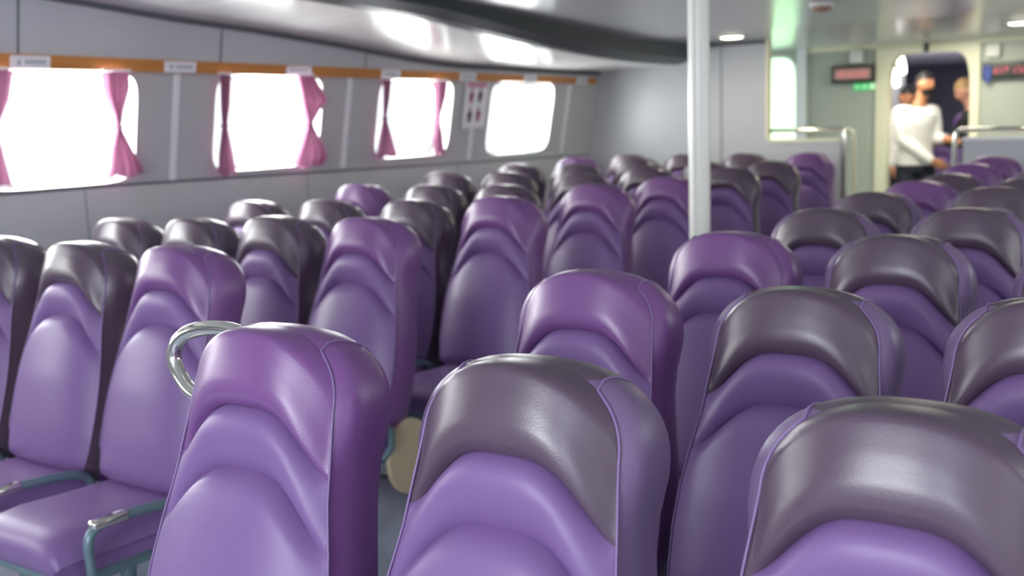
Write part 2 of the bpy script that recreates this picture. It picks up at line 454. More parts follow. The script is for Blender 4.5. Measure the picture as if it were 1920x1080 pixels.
WIN = [(-1.2, -.32, 1.21, 1.782), (.1, .98, 1.21, 1.782), (1.48, 2.36, 1.21, 1.782), (2.84, 3.70, 1.213, 1.782), (4.232, 5.09, 1.225, 1.775), (5.635, 6.455, 1.228, 1.762), (6.95, 7.865, 1.190, 1.758)]
def rrect(y0, y1, z0, z1, r, n):
    """n points of a rounded rectangle, by angle from its centre, plus matching points on an outer rectangle"""
    cy, cz = (y0 + y1) / 2, (z0 + z1) / 2; hy, hz = (y1 - y0) / 2, (z1 - z0) / 2
    pts = []
    for k in range(n):
        t = 2 * PI * k / n; c, s_ = math.cos(t), math.sin(t); p = 7
        rad = 1 / ((abs(c) / hy) ** p + (abs(s_) / hz) ** p) ** (1 / p)
        pts.append((cy + rad * c, cz + rad * s_))
    return pts
def outer_on_rect(pts, c, Y0_, Y1_, Z0_, Z1_):
    out = []
    for (y, z) in pts:
        dy, dz = y - c[0], z - c[1]
        t = min([((Y1_ - c[0]) / dy if dy > 0 else (Y0_ - c[0]) / dy) if abs(dy) > 1e-9 else 1e9, ((Z1_ - c[1]) / dz if dz > 0 else (Z0_ - c[1]) / dz) if abs(dz) > 1e-9 else 1e9])
        out.append([c[0] + dy * t, c[1] + dz * t])
    for cor in ((Y0_, Z0_), (Y0_, Z1_), (Y1_, Z0_), (Y1_, Z1_)):      # snap nearest to the corners
        i = min(range(len(out)), key=lambda k: (out[k][0] - cor[0]) ** 2 + (out[k][1] - cor[1]) ** 2)
        out[i] = list(cor)
    return out
ZB0, ZB1 = 1.18, 1.80
wl = MB()
cells = []
bounds = [Y0] + [(WIN[i][1] + WIN[i + 1][0]) / 2 for i in range(len(WIN) - 1)] + [YB + .04]
def P3(y, z, off=0.): return (wallx(z) + off, y, z)
NW = 96
for i, (a, b, z0, z1) in enumerate(WIN):
    inner = rrect(a, b, z0, z1, .05, NW); c = ((a + b) / 2, (z0 + z1) / 2)
    outer = outer_on_rect(inner, c, bounds[i], bounds[i + 1], ZB0, ZB1)
    mid = [((y + 2 * oy) / 3, (z + 2 * oz) / 3) for (y, z), (oy, oz) in zip(inner, outer)]
    vs = [P3(*p) for p in outer] + [P3(*p) for p in inner]
    wl.add(vs, [(k, (k + 1) % NW, NW + (k + 1) % NW, NW + k) for k in range(NW)], 'wall_band')
# lower and upper bands
ys = [Y0 + (YB + .04 - Y0) * k / 60 for k in range(61)]
wl.grid([[P3(y, 0) for y in ys], [P3(y, ZB0) for y in ys]], 'wall_low', False)
wl.grid([[P3(y, ZB1) for y in ys], [P3(y, interp(y, JOINT) + .015) for y in ys]], 'wall', False)
# lower panel skin up to the sill groove, groove line and seams (thin pieces on the wall)
def strip(m, pts0, pts1, off, material):
    vs = [P3(y, z, off) for y, z in pts0] + [P3(y, z, off) for y, z in pts1]
    n = len(pts0); m.add(vs, [(k, k + 1, n + k + 1, n + k) for k in range(n - 1)], material)
strip(wl, [(y, interp(y, SILL) - .007) for y in ys], [(y, interp(y, SILL) + .007) for y in ys], .004, 'groove')
strip(wl, [(y, .02) for y in ys], [(y, interp(y, SILL) - .008) for y in ys], .003, 'wall_low')
strip(wl, [(y, interp(y, JOINT) - .030) for y in ys], [(y, interp(y, JOINT) + .005) for y in ys], .004, 'groove')
for y in (.6, 1.81, 3.028, 4.25, 5.47, 6.7, 7.9):
    strip(wl, [(y - .005, 1.83), (y - .005, interp(y, JOINT) - .02)], [(y + .005, 1.83), (y + .005, interp(y, JOINT) - .02)], .003, 'groove')
for y in (3.4, 5.0, 6.6):
    strip(wl, [(y - .003, .05), (y - .003, interp(y, SILL) - .01)], [(y + .003, .05), (y + .003, interp(y, SILL) - .01)], .004, 'groove')
o = wl.build('wall_left'); tag(o, kind='structure')

# orange timber rail over the windows
m = MB(); TB = [(-2.2, 1.83), (2.94, 1.786), (8.54, 1.744)]; TT = [(-2.2, 1.90), (2.94, 1.853), (8.52, 1.794)]
ys2 = [y for y in ys if y < 8.5] + [8.53]
vs = []
for y in ys2:
    zb, zt = interp(y, TB), interp(y, TT)
    vs += [P3(y, zb, .002), P3(y, zb, .026), P3(y, zt, .026), P3(y, zt, .002)]
fs = []
for k in range(len(ys2) - 1):
    for e in range(4): fs.append((k * 4 + e, k * 4 + (e + 1) % 4, (k + 1) * 4 + (e + 1) % 4, (k + 1) * 4 + e))
fs += [(0, 1, 2, 3), tuple((len(ys2) - 1) * 4 + e for e in (3, 2, 1, 0))]
m.add(vs, fs, 'wood'); tag(m.build('trim_1'), kind='structure')

# white battens between windows
for i, (y, zt, zb) in enumerate(((1.2, 1.79, 1.20), (2.58, 1.785, 1.20), (3.952, 1.775, 1.20), (5.333, 1.765, 1.19), (6.737, 1.755, 1.17), (8.10, 1.735, 1.165))):
    m = MB(); m.box(-.002, .012, -.018, .018, 0, 1, 'white_strip', xf=lambda v: Vector((wallx(lerp(zb, zt, v.z)) + v.x, y + v.y, lerp(zb, zt, v.z))))
    tag(m.build('trim_%d' % (i + 2)), kind='structure')

# windows: deep reveal, rubber line, pane
for i, (a, b, z0, z1) in enumerate(WIN):
    w = empty('window_%d' % (i + 1), (wallx(z0), (a + b) / 2, z0)); tag(w, kind='structure')
    inv = Matrix.Translation(-w.location)
    pts = rrect(a, b, z0, z1, .05, NW)
    m = MB()
    r0 = [P3(y, z, .004) for y, z in pts]
    pin = rrect(a + .004, b - .004, z0 + .004, z1 - .004, .05, NW)
    r1 = [P3(y, z, -.13) for y, z in pin]
    pin2 = rrect(a + .03, b - .03, z0 + .028, z1 - .028, .05, NW)
    r2 = [P3(y, z, -.13) for y, z in pin2]
    r3 = [P3(y, z, -.16) for y, z in pin2]
    vs = [inv @ Vector(v) for v in r0 + r1 + r2 + r3]
    m.add(vs, [(q * NW + k, q * NW + (k + 1) % NW, (q + 1) * NW + (k + 1) % NW, (q + 1) * NW + k) for q in range(3) for k in range(NW)], 'white', True)
    m.build('window_frame', w)
    m = MB(); m.add([inv @ Vector(P3(y, z, -.145)) for y, z in pin2], [tuple(range(NW))], 'glass'); m.build('pane', w)
    if i == 6:
        m = MB(); zz = z0 + .075
        m.box(-.150, -.128, a + .03, b - .16, zz, zz + .008, 'white_strip', xf=lambda v: inv @ Vector((wallx(v.z) + v.x, v.y, v.z)))
        m.box(-.150, -.128, b - .30, b - .29, zz, z1 - .03, 'white_strip', xf=lambda v: inv @ Vector((wallx(v.z) + v.x, v.y, v.z)))
        m.build('sash', w)

# right wall (beside the camera) with the same kind of openings, front wall behind the camera
m = MB()
for i, (a, b, z0, z1) in enumerate(WIN):
    inner = rrect(a, b, z0, z1, .05, 48); c = ((a + b) / 2, (z0 + z1) / 2)
    outer = outer_on_rect(inner, c, bounds[i], bounds[i + 1], ZB0, ZB1)
    m.add([(XR, y, z) for y, z in outer] + [(XR, y, z) for y, z in inner] + [(XR + .13, y, z) for y, z in inner],
          [(q * 48 + k, q * 48 + (k + 1) % 48, (q + 1) * 48 + (k + 1) % 48, (q + 1) * 48 + k) for q in range(2) for k in range(48)], 'wall')
m.grid([[(XR, y, 0) for y in ys], [(XR, y, ZB0) for y in ys]], 'wall_low', False)
m.grid([[(XR, y, ZB1) for y in ys], [(XR, y, ceilz(y) + .02) for y in ys]], 'wall', False)
m.box(XR, XR + .05, YB + .04, YD, 0, 2.06, 'wall')
tag(m.build('wall_right'), kind='structure')
m = MB(); m.box(-5.0, XR, Y0 - .05, Y0, 0, 2.55, 'wall'); tag(m.build('wall_front'), kind='structure')

# floor and ceiling
m = MB(); m.box(-5.0, XR + .05, Y0, YD + .06, -.05, 0, 'floor'); tag(m.build('floor'), kind='structure')
m = MB()
xe = -4.0
yc = [Y0 + (YB - Y0) * k / 60 for k in range(61)]
m.grid([[(xe, y, ceilz(y)) for y in yc], [(XR + .03, y, ceilz(y)) for y in yc]], 'ceil', False)
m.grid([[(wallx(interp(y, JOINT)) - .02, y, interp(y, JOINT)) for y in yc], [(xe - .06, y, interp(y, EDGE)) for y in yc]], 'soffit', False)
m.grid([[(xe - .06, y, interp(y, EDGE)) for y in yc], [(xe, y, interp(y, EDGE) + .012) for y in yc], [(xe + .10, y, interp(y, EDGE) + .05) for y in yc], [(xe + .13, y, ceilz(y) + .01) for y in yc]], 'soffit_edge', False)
m.grid([[(-5.0, y, 2.03) for y in (YB, YD + .06)], [(XR + .03, y, 2.03) for y in (YB, YD + .06)]], 'ceil', False)
for x in (-3.1, -1.9, -.7):      # panel seams
    pass
tag(m.build('ceiling'), kind='structure')

# partition behind the last row: full height on the left, half height beside the passage
m = MB()
m.box(-4.95, -3.246, YB, YB + .05, 0, 2.035, 'bulkhead')
m.box(-3.246, -2.655, YB, YB + .05, 0, 1.222, 'bulkhead')
m.box(-3.262, -3.240, YB - .012, YB + .062, 1.222, 2.03, 'cream')
m.box(-3.246, -2.650, YB - .012, YB + .062, 1.205, 1.232, 'cream')
m.box(-3.656, -3.648, YB - .003, YB, .1, 2.02, 'groove')
m.box(-4.4, -3.262, YB - .004, YB, 2.0, 2.03, 'groove')
tag(m.build('wall_partition_left'), kind='structure')
m = MB(); m.box(-1.74, XR, YB, YB + .05, 0, 1.205, 'bulkhead'); m.box(-1.745, XR, YB - .01, YB + .06, 1.20, 1.222, 'white_strip')
tag(m.build('wall_partition_right'), kind='structure')
h = empty('handrail', (-2.63, YB, 0)); tag(h, 'polished steel handrail over the half wall left of the doorway', 'handrail', 'partition handrails')
m = MB(); m.tube([(-.60, .02, 1.30), (-.10, .02, 1.30), (-.01, .02, 1.298), (.0, .02, 1.26), (0, .02, 1.1), (0, .02, .02)], .019, 'chrome', n=16, smooth_pts=2); m.build('rail_tube', h)
m = MB(); m.tube([(.055, .10, .02), (.055, .10, 1.24), (.045, .10, 1.275), (.0, .06, 1.298)], .017, 'cream', n=14, smooth_pts=2); m.build('post', h)
m = MB(); m.lathe([(.034, 0), (.034, .012), (.022, .018)], (0, .02, 0), 'chrome'); m.build('base_flange', h)
h = empty('handrail', (-1.80, YB, 0)); tag(h, 'polished steel handrail over the half wall right of the doorway', 'handrail', 'partition handrails')
m = MB(); m.tube([(2.72, .02, 1.275), (.10, .02, 1.275), (.012, .02, 1.273), (.0, .02, 1.23), (0, .02, 1.1), (0, .02, .02)], .019, 'chrome', n=16, smooth_pts=2); m.build('rail_tube', h)
m = MB(); m.tube([(.045, .09, .02), (.045, .09, 1.24), (.04, .07, 1.262), (.02, .03, 1.272)], .014, 'black', n=14, smooth_pts=2); m.build('post', h)
m = MB(); m.lathe([(.034, 0), (.034, .012), (.022, .018)], (0, .02, 0), 'chrome'); m.build('base_flange', h)

# door wall
m = MB()
def ring_xz(inner, c, X0, X1, Z0, Z1, y, material):
    n = len(inner); outer = outer_on_rect(inner, c, X0, X1, Z0, Z1)
    m.add([(x, y, z) for x, z in outer] + [(x, y, z) for x, z in inner], [(k, (k + 1) % n, n + (k + 1) % n, n + k) for k in range(n)], material)
DW = rrect(-4.32, -3.595, .75, 1.975, .05, 96)
DD = rrect(-2.742, -2.034, .06, 1.927, .09, 128)
ring_xz(DW, (-3.957, 1.36), -5.0, -3.2, 0, 2.04, YD, 'backwall')
m.box(-3.2, -2.9, YD, YD + .05, 0, 2.04, 'backwall')
ring_xz(DD, (-2.388, .99), -2.9, -1.9, 0, 2.04, YD, 'backwall')
m.box(-1.9, XR + .05, YD, YD + .05, 0, 2.04, 'backwall')
m.box(-3.56, XR, YD - .012, YD, 1.985, 2.03, 'cream')
m.box(-3.585, -3.50, YD - .05, YD, 0, 2.03, 'white')
tag(m.build('wall_back'), kind='structure')
# side opening glowing with green-tinted daylight
w = empty('window_8', (-3.957, YD, .75)); tag(w, kind='structure')
m = MB(); n = 96; q = rrect(-4.30, -3.615, .77, 1.955, .05, n)
m.add([(x + 3.957, -.012, z - .75) for x, z in DW] + [(x + 3.957, -.012, z - .75) for x, z in q] + [(x + 3.957, .08, z - .75) for x, z in q],
      [(a * n + k, a * n + (k + 1) % n, (a + 1) * n + (k + 1) % n, (a + 1) * n + k) for a in range(2) for k in range(n)], 'white', True)
m.build('window_frame', w)
m = MB(); m.add([(x + 3.957, .05, z - .75) for x, z in q], [tuple(range(n))], 'frosted'); m.build('pane', w)
# door frame
dr = empty('door_1', (-2.388, YD, 0)); tag(dr, kind='structure')
m = MB(); n = 128
def sup(x0, x1, z0, z1): return [(x + 2.388, z) for x, z in rrect(x0, x1, z0, z1, .09, n)]
outr = [[a + 2.388, b] for a, b in outer_on_rect([(x, z) for x, z in DD], (-2.388, .99), -2.85, -1.962, 0, 1.985)]
inn = [(x + 2.388, z) for x, z in DD]
rings = [[(x, -.001, z) for x, z in outr], [(x, -.03, z) for x, z in outr], [(x, -.03, z) for x, z in inn], [(x, .10, z) for x, z in inn]]
m.add([v for r_ in rings for v in r_], [(a * n + k, a * n + (k + 1) % n, (a + 1) * n + (k + 1) % n, (a + 1) * n + k) for a in range(3) for k in range(n)], 'cream')
m.build('door_frame', dr)
m = MB(); m.rbox(-.035, .0, -.07, -.03, 1.93, 2.01, .006, 'black'); m.build('door_catch', dr)

# beyond the doorway
YF = 18.0
m = MB(); m.box(-3.2, 1.5, YD + .06, 12.9, -.05, 0, 'floor'); m.box(-6, 4, 12.9, YF, -.05, .22, 'floor'); tag(m.build('floor_far'), kind='structure')
m = MB(); m.box(-6, 4, YD + .06, YF, 2.06, 2.1, 'farceil'); tag(m.build('ceiling_far'), kind='structure')
m = MB(); m.box(-6, 4, YF, YF + .05, 0, 2.1, 'farwall'); tag(m.build('wall_far_back'), kind='structure')
m = MB(); m.box(-3.16, -3.10, YD + .06, 12.35, 0, 2.06, 'white'); tag(m.build('wall_far_left'), kind='structure')
m = MB(); m.box(-1.55, -1.5, YD + .06, 12.35, 0, 2.06, 'farwall'); m.box(3.95, 4, 12.35, YF, 0, 2.06, 'farwall'); tag(m.build('wall_far_right'), kind='structure')
m = MB(); m.box(-6, -5.95, 12.3, YF, 0, 2.06, 'farwall'); m.box(-6, -3.10, 12.3, 12.35, 0, 2.06, 'farwall'); m.box(-1.5, 4, 12.3, 12.35, 0, 2.06, 'farwall'); tag(m.build('wall_far_side'), kind='structure')
for i, (y, z, lab) in enumerate(((12.0, 1.885, 'upper made-up oval glowing lamp on the white wall past the doorway'), (11.75, 1.75, 'lower made-up oval glowing lamp on the white wall past the doorway'))):
    t = empty('standin_lamp', (-3.10, y, z)); tag(t, lab, 'lamp', 'made-up oval lamps past the doorway')  # lamps made up to show slanted bright spots of unknown source
    R = Matrix.Rotation(math.radians(-38), 4, 'X')
    def oval(m, ry, rz, x0, x1, material, n=28):
        a = [R @ Vector((x0, ry * math.cos(2 * PI * k / n), rz * math.sin(2 * PI * k / n))) for k in range(n)]
        b = [R @ Vector((x1, ry * .9 * math.cos(2 * PI * k / n), rz * .9 * math.sin(2 * PI * k / n))) for k in range(n)]
        m.add(a + b, [(k, (k + 1) % n, n + (k + 1) % n, n + k) for k in range(n)] + [tuple(range(n, 2 * n)), tuple(range(n))], material)
    m = MB(); oval(m, .155, .075, 0, .02, 'offwhite'); m.build('lamp_base', t)
    m = MB(); oval(m, .14, .062, .02, .06, 'standin_glow'); m.build('diffuser', t)

# ------------------------------------------------------------------ pole
p = empty('support_pole', (-1.837, 4.1, 0)); tag(p, 'pale cream support pole standing in the aisle, floor to ceiling', 'pole')
m = MB(); m.tube([(0, 0, 0), (0, 0, 2.235)], .043, 'pole', n=32); m.build('pole_tube', p)
m = MB(); m.tube([(-.004, -.046, .02), (-.004, -.046, 2.23)], .010, 'pole', n=12); m.build('conduit', p)
m = MB(); m.lathe([(.075, 0), (.075, .012), (.05, .02), (.046, .05)], (0, 0, 0), 'pole'); m.build('base_flange', p)

# ------------------------------------------------------------------ ceiling fittings
def downlight(x, y, lab):
    t = empty('ceiling_downlight', (x, y, ceilz(y))); tag(t, lab, 'ceiling light', 'round ceiling downlights')
    m = MB(); m.lathe([(.105, .0), (.105, -.010), (.085, -.014), (.083, -.002)], (0, 0, 0), 'lampring'); m.build('trim_ring', t)
    m = MB(); m.lathe([(.082, -.004), (.080, -.016), (.05, -.020)], (0, 0, 0), 'lampglow'); m.build('diffuser', t)
downlight(-3.254, 7.862, 'lit round ceiling downlight near the partition, right of the pole')
downlight(-1.367, 8.554, 'lit round ceiling downlight above the right handrail')
t = empty('smoke_detector', (-2.126, 6.5, ceilz(6.5))); tag(t, 'brownish round detector on the ceiling between pole and doorway', 'detector')
m = MB(); m.lathe([(.075, 0), (.075, -.018), (.06, -.028)], (0, 0, 0), 'lampring'); m.build('base', t)
m = MB(); m.lathe([(.058, -.026), (.055, -.045), (.03, -.056)], (0, 0, 0), 'sensor'); m.build('cover', t)
t = empty('ceiling_lamp', (-2.95, 16.5, 2.06)); tag(t, 'small yellow ceiling lamp in the far cabin', 'ceiling light')
m = MB(); m.lathe([(.12, 0), (.12, -.02), (.09, -.03)], (0, 0, 0), 'lampring'); m.build('base', t)
m = MB(); m.lathe([(.09, -.028), (.08, -.05), (.04, -.058)], (0, 0, 0), 'lampglow'); m.build('diffuser', t)

# ------------------------------------------------------------------ signs on the rear wall
def display(x0, x1, z0, z1, lab, dark):
    t = empty('led_display', ((x0 + x1) / 2, YD, z0)); tag(t, lab, 'display', 'electronic message displays')
    w, hh = x1 - x0, z1 - z0
    m = MB(); m.rbox(-w / 2, w / 2, -.07, -.002, 0, hh, .008, 'darkframe'); m.build('housing', t)
    m = MB(); m.box(-w / 2 + .03, w / 2 - .03, -.073, -.069, .035, hh - .03, 'black' if dark else 'ledgrey'); sc = m.build('screen', t)
    m = MB(); rnd = random.Random(3 if dark else 5)
    x = -w / 2 + (.10 if dark else .05); px = .011
    words_ = [3, 4, 4] if dark else [13]
    zc = hh / 2
    for wi in words_:
        for g in range(wi):
            if x > w / 2 - .07: break
            for cx in range(3):
                for cz in range(5):
                    if rnd.random() < .62:
                        m.box(x + cx * px, x + cx * px + px * .8, -.0745, -.073, zc + (cz - 2.5) * px, zc + (cz - 2.5) * px + px * .8, 'led' if dark else 'ledpink')
            x += px * 3.7
        x += .035
    m.build('led_dots', sc)
display(-3.25, -2.856, 1.685, 1.848, 'grey electronic display with pink dots left of the doorway', False)
display(-1.935, -1.30, 1.665, 1.812, 'black electronic display with red dots right of the doorway', True)
def speaker(x, z, lab):
    t = empty('wall_speaker', (x, YD, z)); tag(t, lab, 'speaker', 'square wall speakers')
    m = MB(); m.rbox(-.058, .058, -.06, -.002, 0, .115, .012, 'offwhite'); m.build('housing', t)
    m = MB()
    for k in range(6): m.box(-.036, .036, -.0625, -.06, .028 + k * .011, .033 + k * .011, 'lampring')
    m.build('grille', t)
speaker(-3.025, 1.868, 'square off-white wall speaker above the left display')
speaker(-1.853, 1.852, 'square off-white wall speaker above the right display')
t = empty('exit_sign', (-2.95, YD, 1.618)); tag(t, 'small green emergency exit sign under the left display', 'sign')
m = MB(); m.rbox(-.105, .098, -.02, -.002, 0, .064, .003, 'green'); m.build('plate', t)
m = MB(); y0, y1 = -.0225, -.02
m.box(.045, .09, y0, y1, .008, .056, 'exitwhite')                               # door leaf
m.box(-.012, .010, y0, y1, .034, .038, 'exitwhite'); m.box(.0, .016, y0, y1, .022, .034, 'exitwhite')
m.add([(-.03, y0, .012), (-.024, y0, .010), (-.004, y0, .030), (.004, y0, .044), (-.006, y0, .046)], [(0, 1, 2, 3, 4)], 'exitwhite')
m.add([(.004, y0, .03), (.016, y0, .020), (.012, y0, .008), (.018, y0, .008), (.022, y0, .022), (.008, y0, .036)], [(0, 1, 2, 3, 4, 5)], 'exitwhite')
m.add([(.008 + .006 * math.cos(a), y0, .052 + .006 * math.sin(a)) for a in [k * PI / 5 for k in range(10)]], [tuple(range(10))], 'exitwhite')
m.add([(-.095, y0, .032), (-.075, y0, .048), (-.075, y0, .037), (-.045, y0, .037), (-.045, y0, .027), (-.075, y0, .027), (-.075, y0, .016)], [tuple(range(7))], 'exitwhite')
m.build('pictogram', t)
t = empty('blue_tag', (-1.888, YD - .075, 1.625)); tag(t, 'narrow blue tag hanging on the left end of the black display', 'tag')
m = MB()
prof = [(-.035, .15), (.035, .15), (.035, .055), (.018, .03), (.0, .0), (-.018, .03), (-.028, .055)]
m.add([(x, -.008, z) for x, z in prof] + [(x, -.002, z) for x, z in prof], [tuple(range(7)), tuple(range(7, 14))] + [(k, (k + 1) % 7, 7 + (k + 1) % 7, 7 + k) for k in range(7)], 'blue'); m.build('streamer', t)
m = MB(); m.rbox(-.018, .018, -.012, -.004, .14, .165, .003, 'blue'); m.build('clip', t)

# ------------------------------------------------------------------ seat-number cards on the timber rail
CARDS = [(2.972, 3.177, '3'), (3.848, 4.056, '4'), (4.738, 4.949, ''), (5.608, 5.80, ''), (6.481, 6.682, ''), (7.342, 7.523, ''), (8.169, 8.345, '')]
LABC = ['white card with a dark 3 on the orange rail, above the first curtained window', 'white card with a dark 4 on the orange rail, between first and second windows', 'pale lettered card on the orange rail above the second window',
        'pale lettered card on the orange rail above the left curtain of the third window', 'pale lettered card on the orange rail right of the third window', 'pale lettered card on the orange rail above the uncurtained window', 'pale lettered card at the far end of the orange rail']
for i, (a, b, num) in enumerate(CARDS):
    zc = (interp((a + b) / 2, TB) + interp((a + b) / 2, TT)) / 2 - .002; hz = .028
    t = empty('number_card', (wallx(zc) + .027, (a + b) / 2, zc)); tag(t, LABC[i], 'card', 'white cards along the orange rail')
    hw = (b - a) / 2
    lean = lambda v: Vector((v.x + .19 * v.z, v.y, v.z))
    m = MB(); m.box(0, .005, -hw, hw, -hz, hz, 'paper', xf=lean); pl = m.build('plate', t)
    m = MB(); rnd = random.Random(i)
    y = -hw + (.075 if num else .03)
    while y < hw - .03:
        m.box(.0052, .0062, y, y + .011, -.011, .011, 'ink', xf=lean); y += .019
    m.build('lettering', pl)
    if num:
        cu = bpy.data.curves.new('digit', 'FONT'); cu.body = num; cu.size = .048; cu.align_x = 'CENTER'; cu.align_y = 'CENTER'; cu.extrude = .0004
        tmp = bpy.data.objects.new('digit_tmp', cu); COL.objects.link(tmp)
        bpy.context.view_layer.update(); dg = bpy.context.evaluated_depsgraph_get()
        me = bpy.data.meshes.new_from_object(tmp.evaluated_get(dg)); bpy.data.objects.remove(tmp)
        me.transform(Matrix(((0, 0, 1, .0068), (1, 0, 0, -hw + .04), (0, 1, 0, 0), (0, 0, 0, 1)))); me.materials.clear(); me.materials.append(M['inkdark'])
        d = bpy.data.objects.new('digit', me); COL.objects.link(d); d.parent = pl

# safety poster
t = empty('safety_poster', (wallx(1.41) + .014, 6.731, 1.41)); tag(t, 'white safety poster with four red and dark figures, between two windows', 'poster')
lean = lambda v: Vector((v.x + .19 * v.z, v.y, v.z))
m = MB(); m.box(0, .006, -.142, .145, 0, .30, 'paper', xf=lean); sh = m.build('sheet', t)
m = MB(); m.box(.006, .008, -.125, .125, .30, .336, 'pinkink', xf=lean); m.box(-.002, .006, -.145, .148, .298, .338, 'paper', xf=lean); m.build('header', sh)
for (y, z, k) in ((-.065, .24, 'redink'), (.045, .245, 'maroonink'), (-.065, .10, 'maroonink'), (.045, .105, 'redink')):
    m = MB(); s = .105
    body = [(-.22, -.2), (-.30, .05), (-.14, .24), (.14, .24), (.30, .05), (.22, -.2), (.16, -.55), (.03, -.55), (0, -.25), (-.03, -.55), (-.16, -.55)]
    m.add([lean(Vector((.0075, y + a * s, z + b * s))) for a, b in body], [tuple(range(len(body)))], k)
    m.add([lean(Vector((.0075, y + .12 * s * math.cos(q), z + .40 * s + .14 * s * math.sin(q)))) for q in [j * PI / 6 for j in range(12)]], [tuple(range(12))], 'maroonink')
    m.build('figure', sh)

# ------------------------------------------------------------------ curtains
def curtain(lab, L, R, ztop, zbot, tie, tie_z, seedv, off=.065):
    """L, R: edge position along the wall by height fraction (0 top .. 1 bottom)"""
    y0 = (interp(0, L) + interp(0, R)) / 2
    t = empty('curtain', (wallx(ztop) + off, y0, ztop)); tag(t, lab, 'curtain', 'tied pink window curtains')
    base = t.location.copy(); rnd = random.Random(seedv); ph = rnd.random() * 6
    P = []
    nr, nc = 44, 49
    for i in range(nr + 1):
        f = i / nr; z = lerp(ztop, zbot, f); a, b = interp(f, L), interp(f, R); row = []
        w = b - a
        for j in range(nc):
            u = j / (nc - 1)
            amp = .010 + .016 * min(1, w / .2)
            k = 4.0
            dx = amp * math.sin(u * 2 * PI * k + ph + 1.2 * f) + .4 * amp * math.sin(u * 2 * PI * 7.3 + 2 * ph)
            zz = z + (.010 * math.sin(u * 9 + ph) if i == nr else 0)
            row.append(Vector((wallx(z) + off + dx, lerp(a, b, u), zz)) - base)
        P.append(row)
    m = MB(); m.grid(P, 'curtain'); m.build('cloth', t)
    zt = lerp(ztop, zbot, tie); a, b = interp(tie, L), interp(tie, R)
    m = MB(); ring = [Vector((wallx(zt) + off + .024 * math.cos(q), (a + b) / 2 + ((b - a) / 2 + .004) * math.sin(q), zt)) - base for q in [2 * PI * k / 20 for k in range(21)]]
    m.tube(ring, .007, 'curtain', n=8); m.build('tieback', t)
    # hanging rail clip
    m = MB(); m.tube([Vector((wallx(ztop) + off, interp(0, L) - .01, ztop + .008)) - base, Vector((wallx(ztop) + off, interp(0, R) + .01, ztop + .008)) - base], .006, 'white_strip', n=8); m.build('curtain_rod', t)
curtain('pink tied curtain cut by the left edge of the photo', [(0, 2.80), (.5, 2.86), (1, 2.80)], [(0, 2.955), (.25, 2.935), (.5, 2.88), (.8, 2.92), (1, 2.95)], 1.775, 1.24, .52, 0, 1)
curtain('pink hourglass curtain at the right side of the nearest window', [(0, 3.452), (.2, 3.465), (.4, 3.515), (.52, 3.535), (.7, 3.51), (1, 3.492)], [(0, 3.603), (.15, 3.61), (.35, 3.575), (.52, 3.558), (.7, 3.615), (.9, 3.68), (1, 3.70)], 1.775, 1.245, .52, 0, 2)
curtain('narrow backlit pink curtain at the left side of the second window', [(0, 4.20), (.3, 4.215), (.5, 4.235), (.8, 4.225), (1, 4.235)], [(0, 4.272), (.3, 4.275), (.5, 4.262), (.8, 4.315), (1, 4.345)], 1.768, 1.21, .5, 0, 3)
curtain('pink curtain with a side flap at the right of the second window', [(0, 4.79), (.3, 4.845), (.52, 4.915), (.7, 4.88), (.9, 4.84), (1, 4.84)], [(0, 4.93), (.1, 4.98), (.26, 5.062), (.38, 5.0), (.52, 4.945), (.7, 5.02), (.85, 5.085), (.93, 5.09), (1, 5.06)], 1.770, 1.222, .53, 0, 4)
curtain('pink curtain at the left side of the third window', [(0, 5.60), (.5, 5.63), (1, 5.60)], [(0, 5.66), (.25, 5.665), (.5, 5.655), (.75, 5.73), (1, 5.80)], 1.755, 1.25, .5, 0, 5)
curtain('slim pink curtain at the right side of the third window', [(0, 6.165), (.3, 6.185), (.52, 6.215), (.8, 6.20), (1, 6.235)], [(0, 6.28), (.2, 6.285), (.52, 6.24), (.75, 6.30), (1, 6.345)], 1.750, 1.24, .52, 0, 6)

# ------------------------------------------------------------------ far cabin seats
for (x, y, z, k, lab) in ((-2.79, 12.75, 0, 'violet', 'purple seat just past the doorway beside the white-shirted man'),
                          (-2.75, 14.0, .22, 'violet', 'small far purple seat through the doorway, left of the nearer pair'), (-2.25, 14.0, .22, 'violet', 'small far purple seat through the doorway, right of the nearer pair'),
                          (-2.9, 15.0, .22, 'violet', 'small far purple seat through the doorway, left of the rearmost pair'), (-2.42, 15.0, .22, 'violet', 'small far purple seat through the doorway, right of the rearmost pair')):
    s = make_seat(x, y, TOPZ, k, lab, 'passenger seats past the doorway'); s.location.z = z

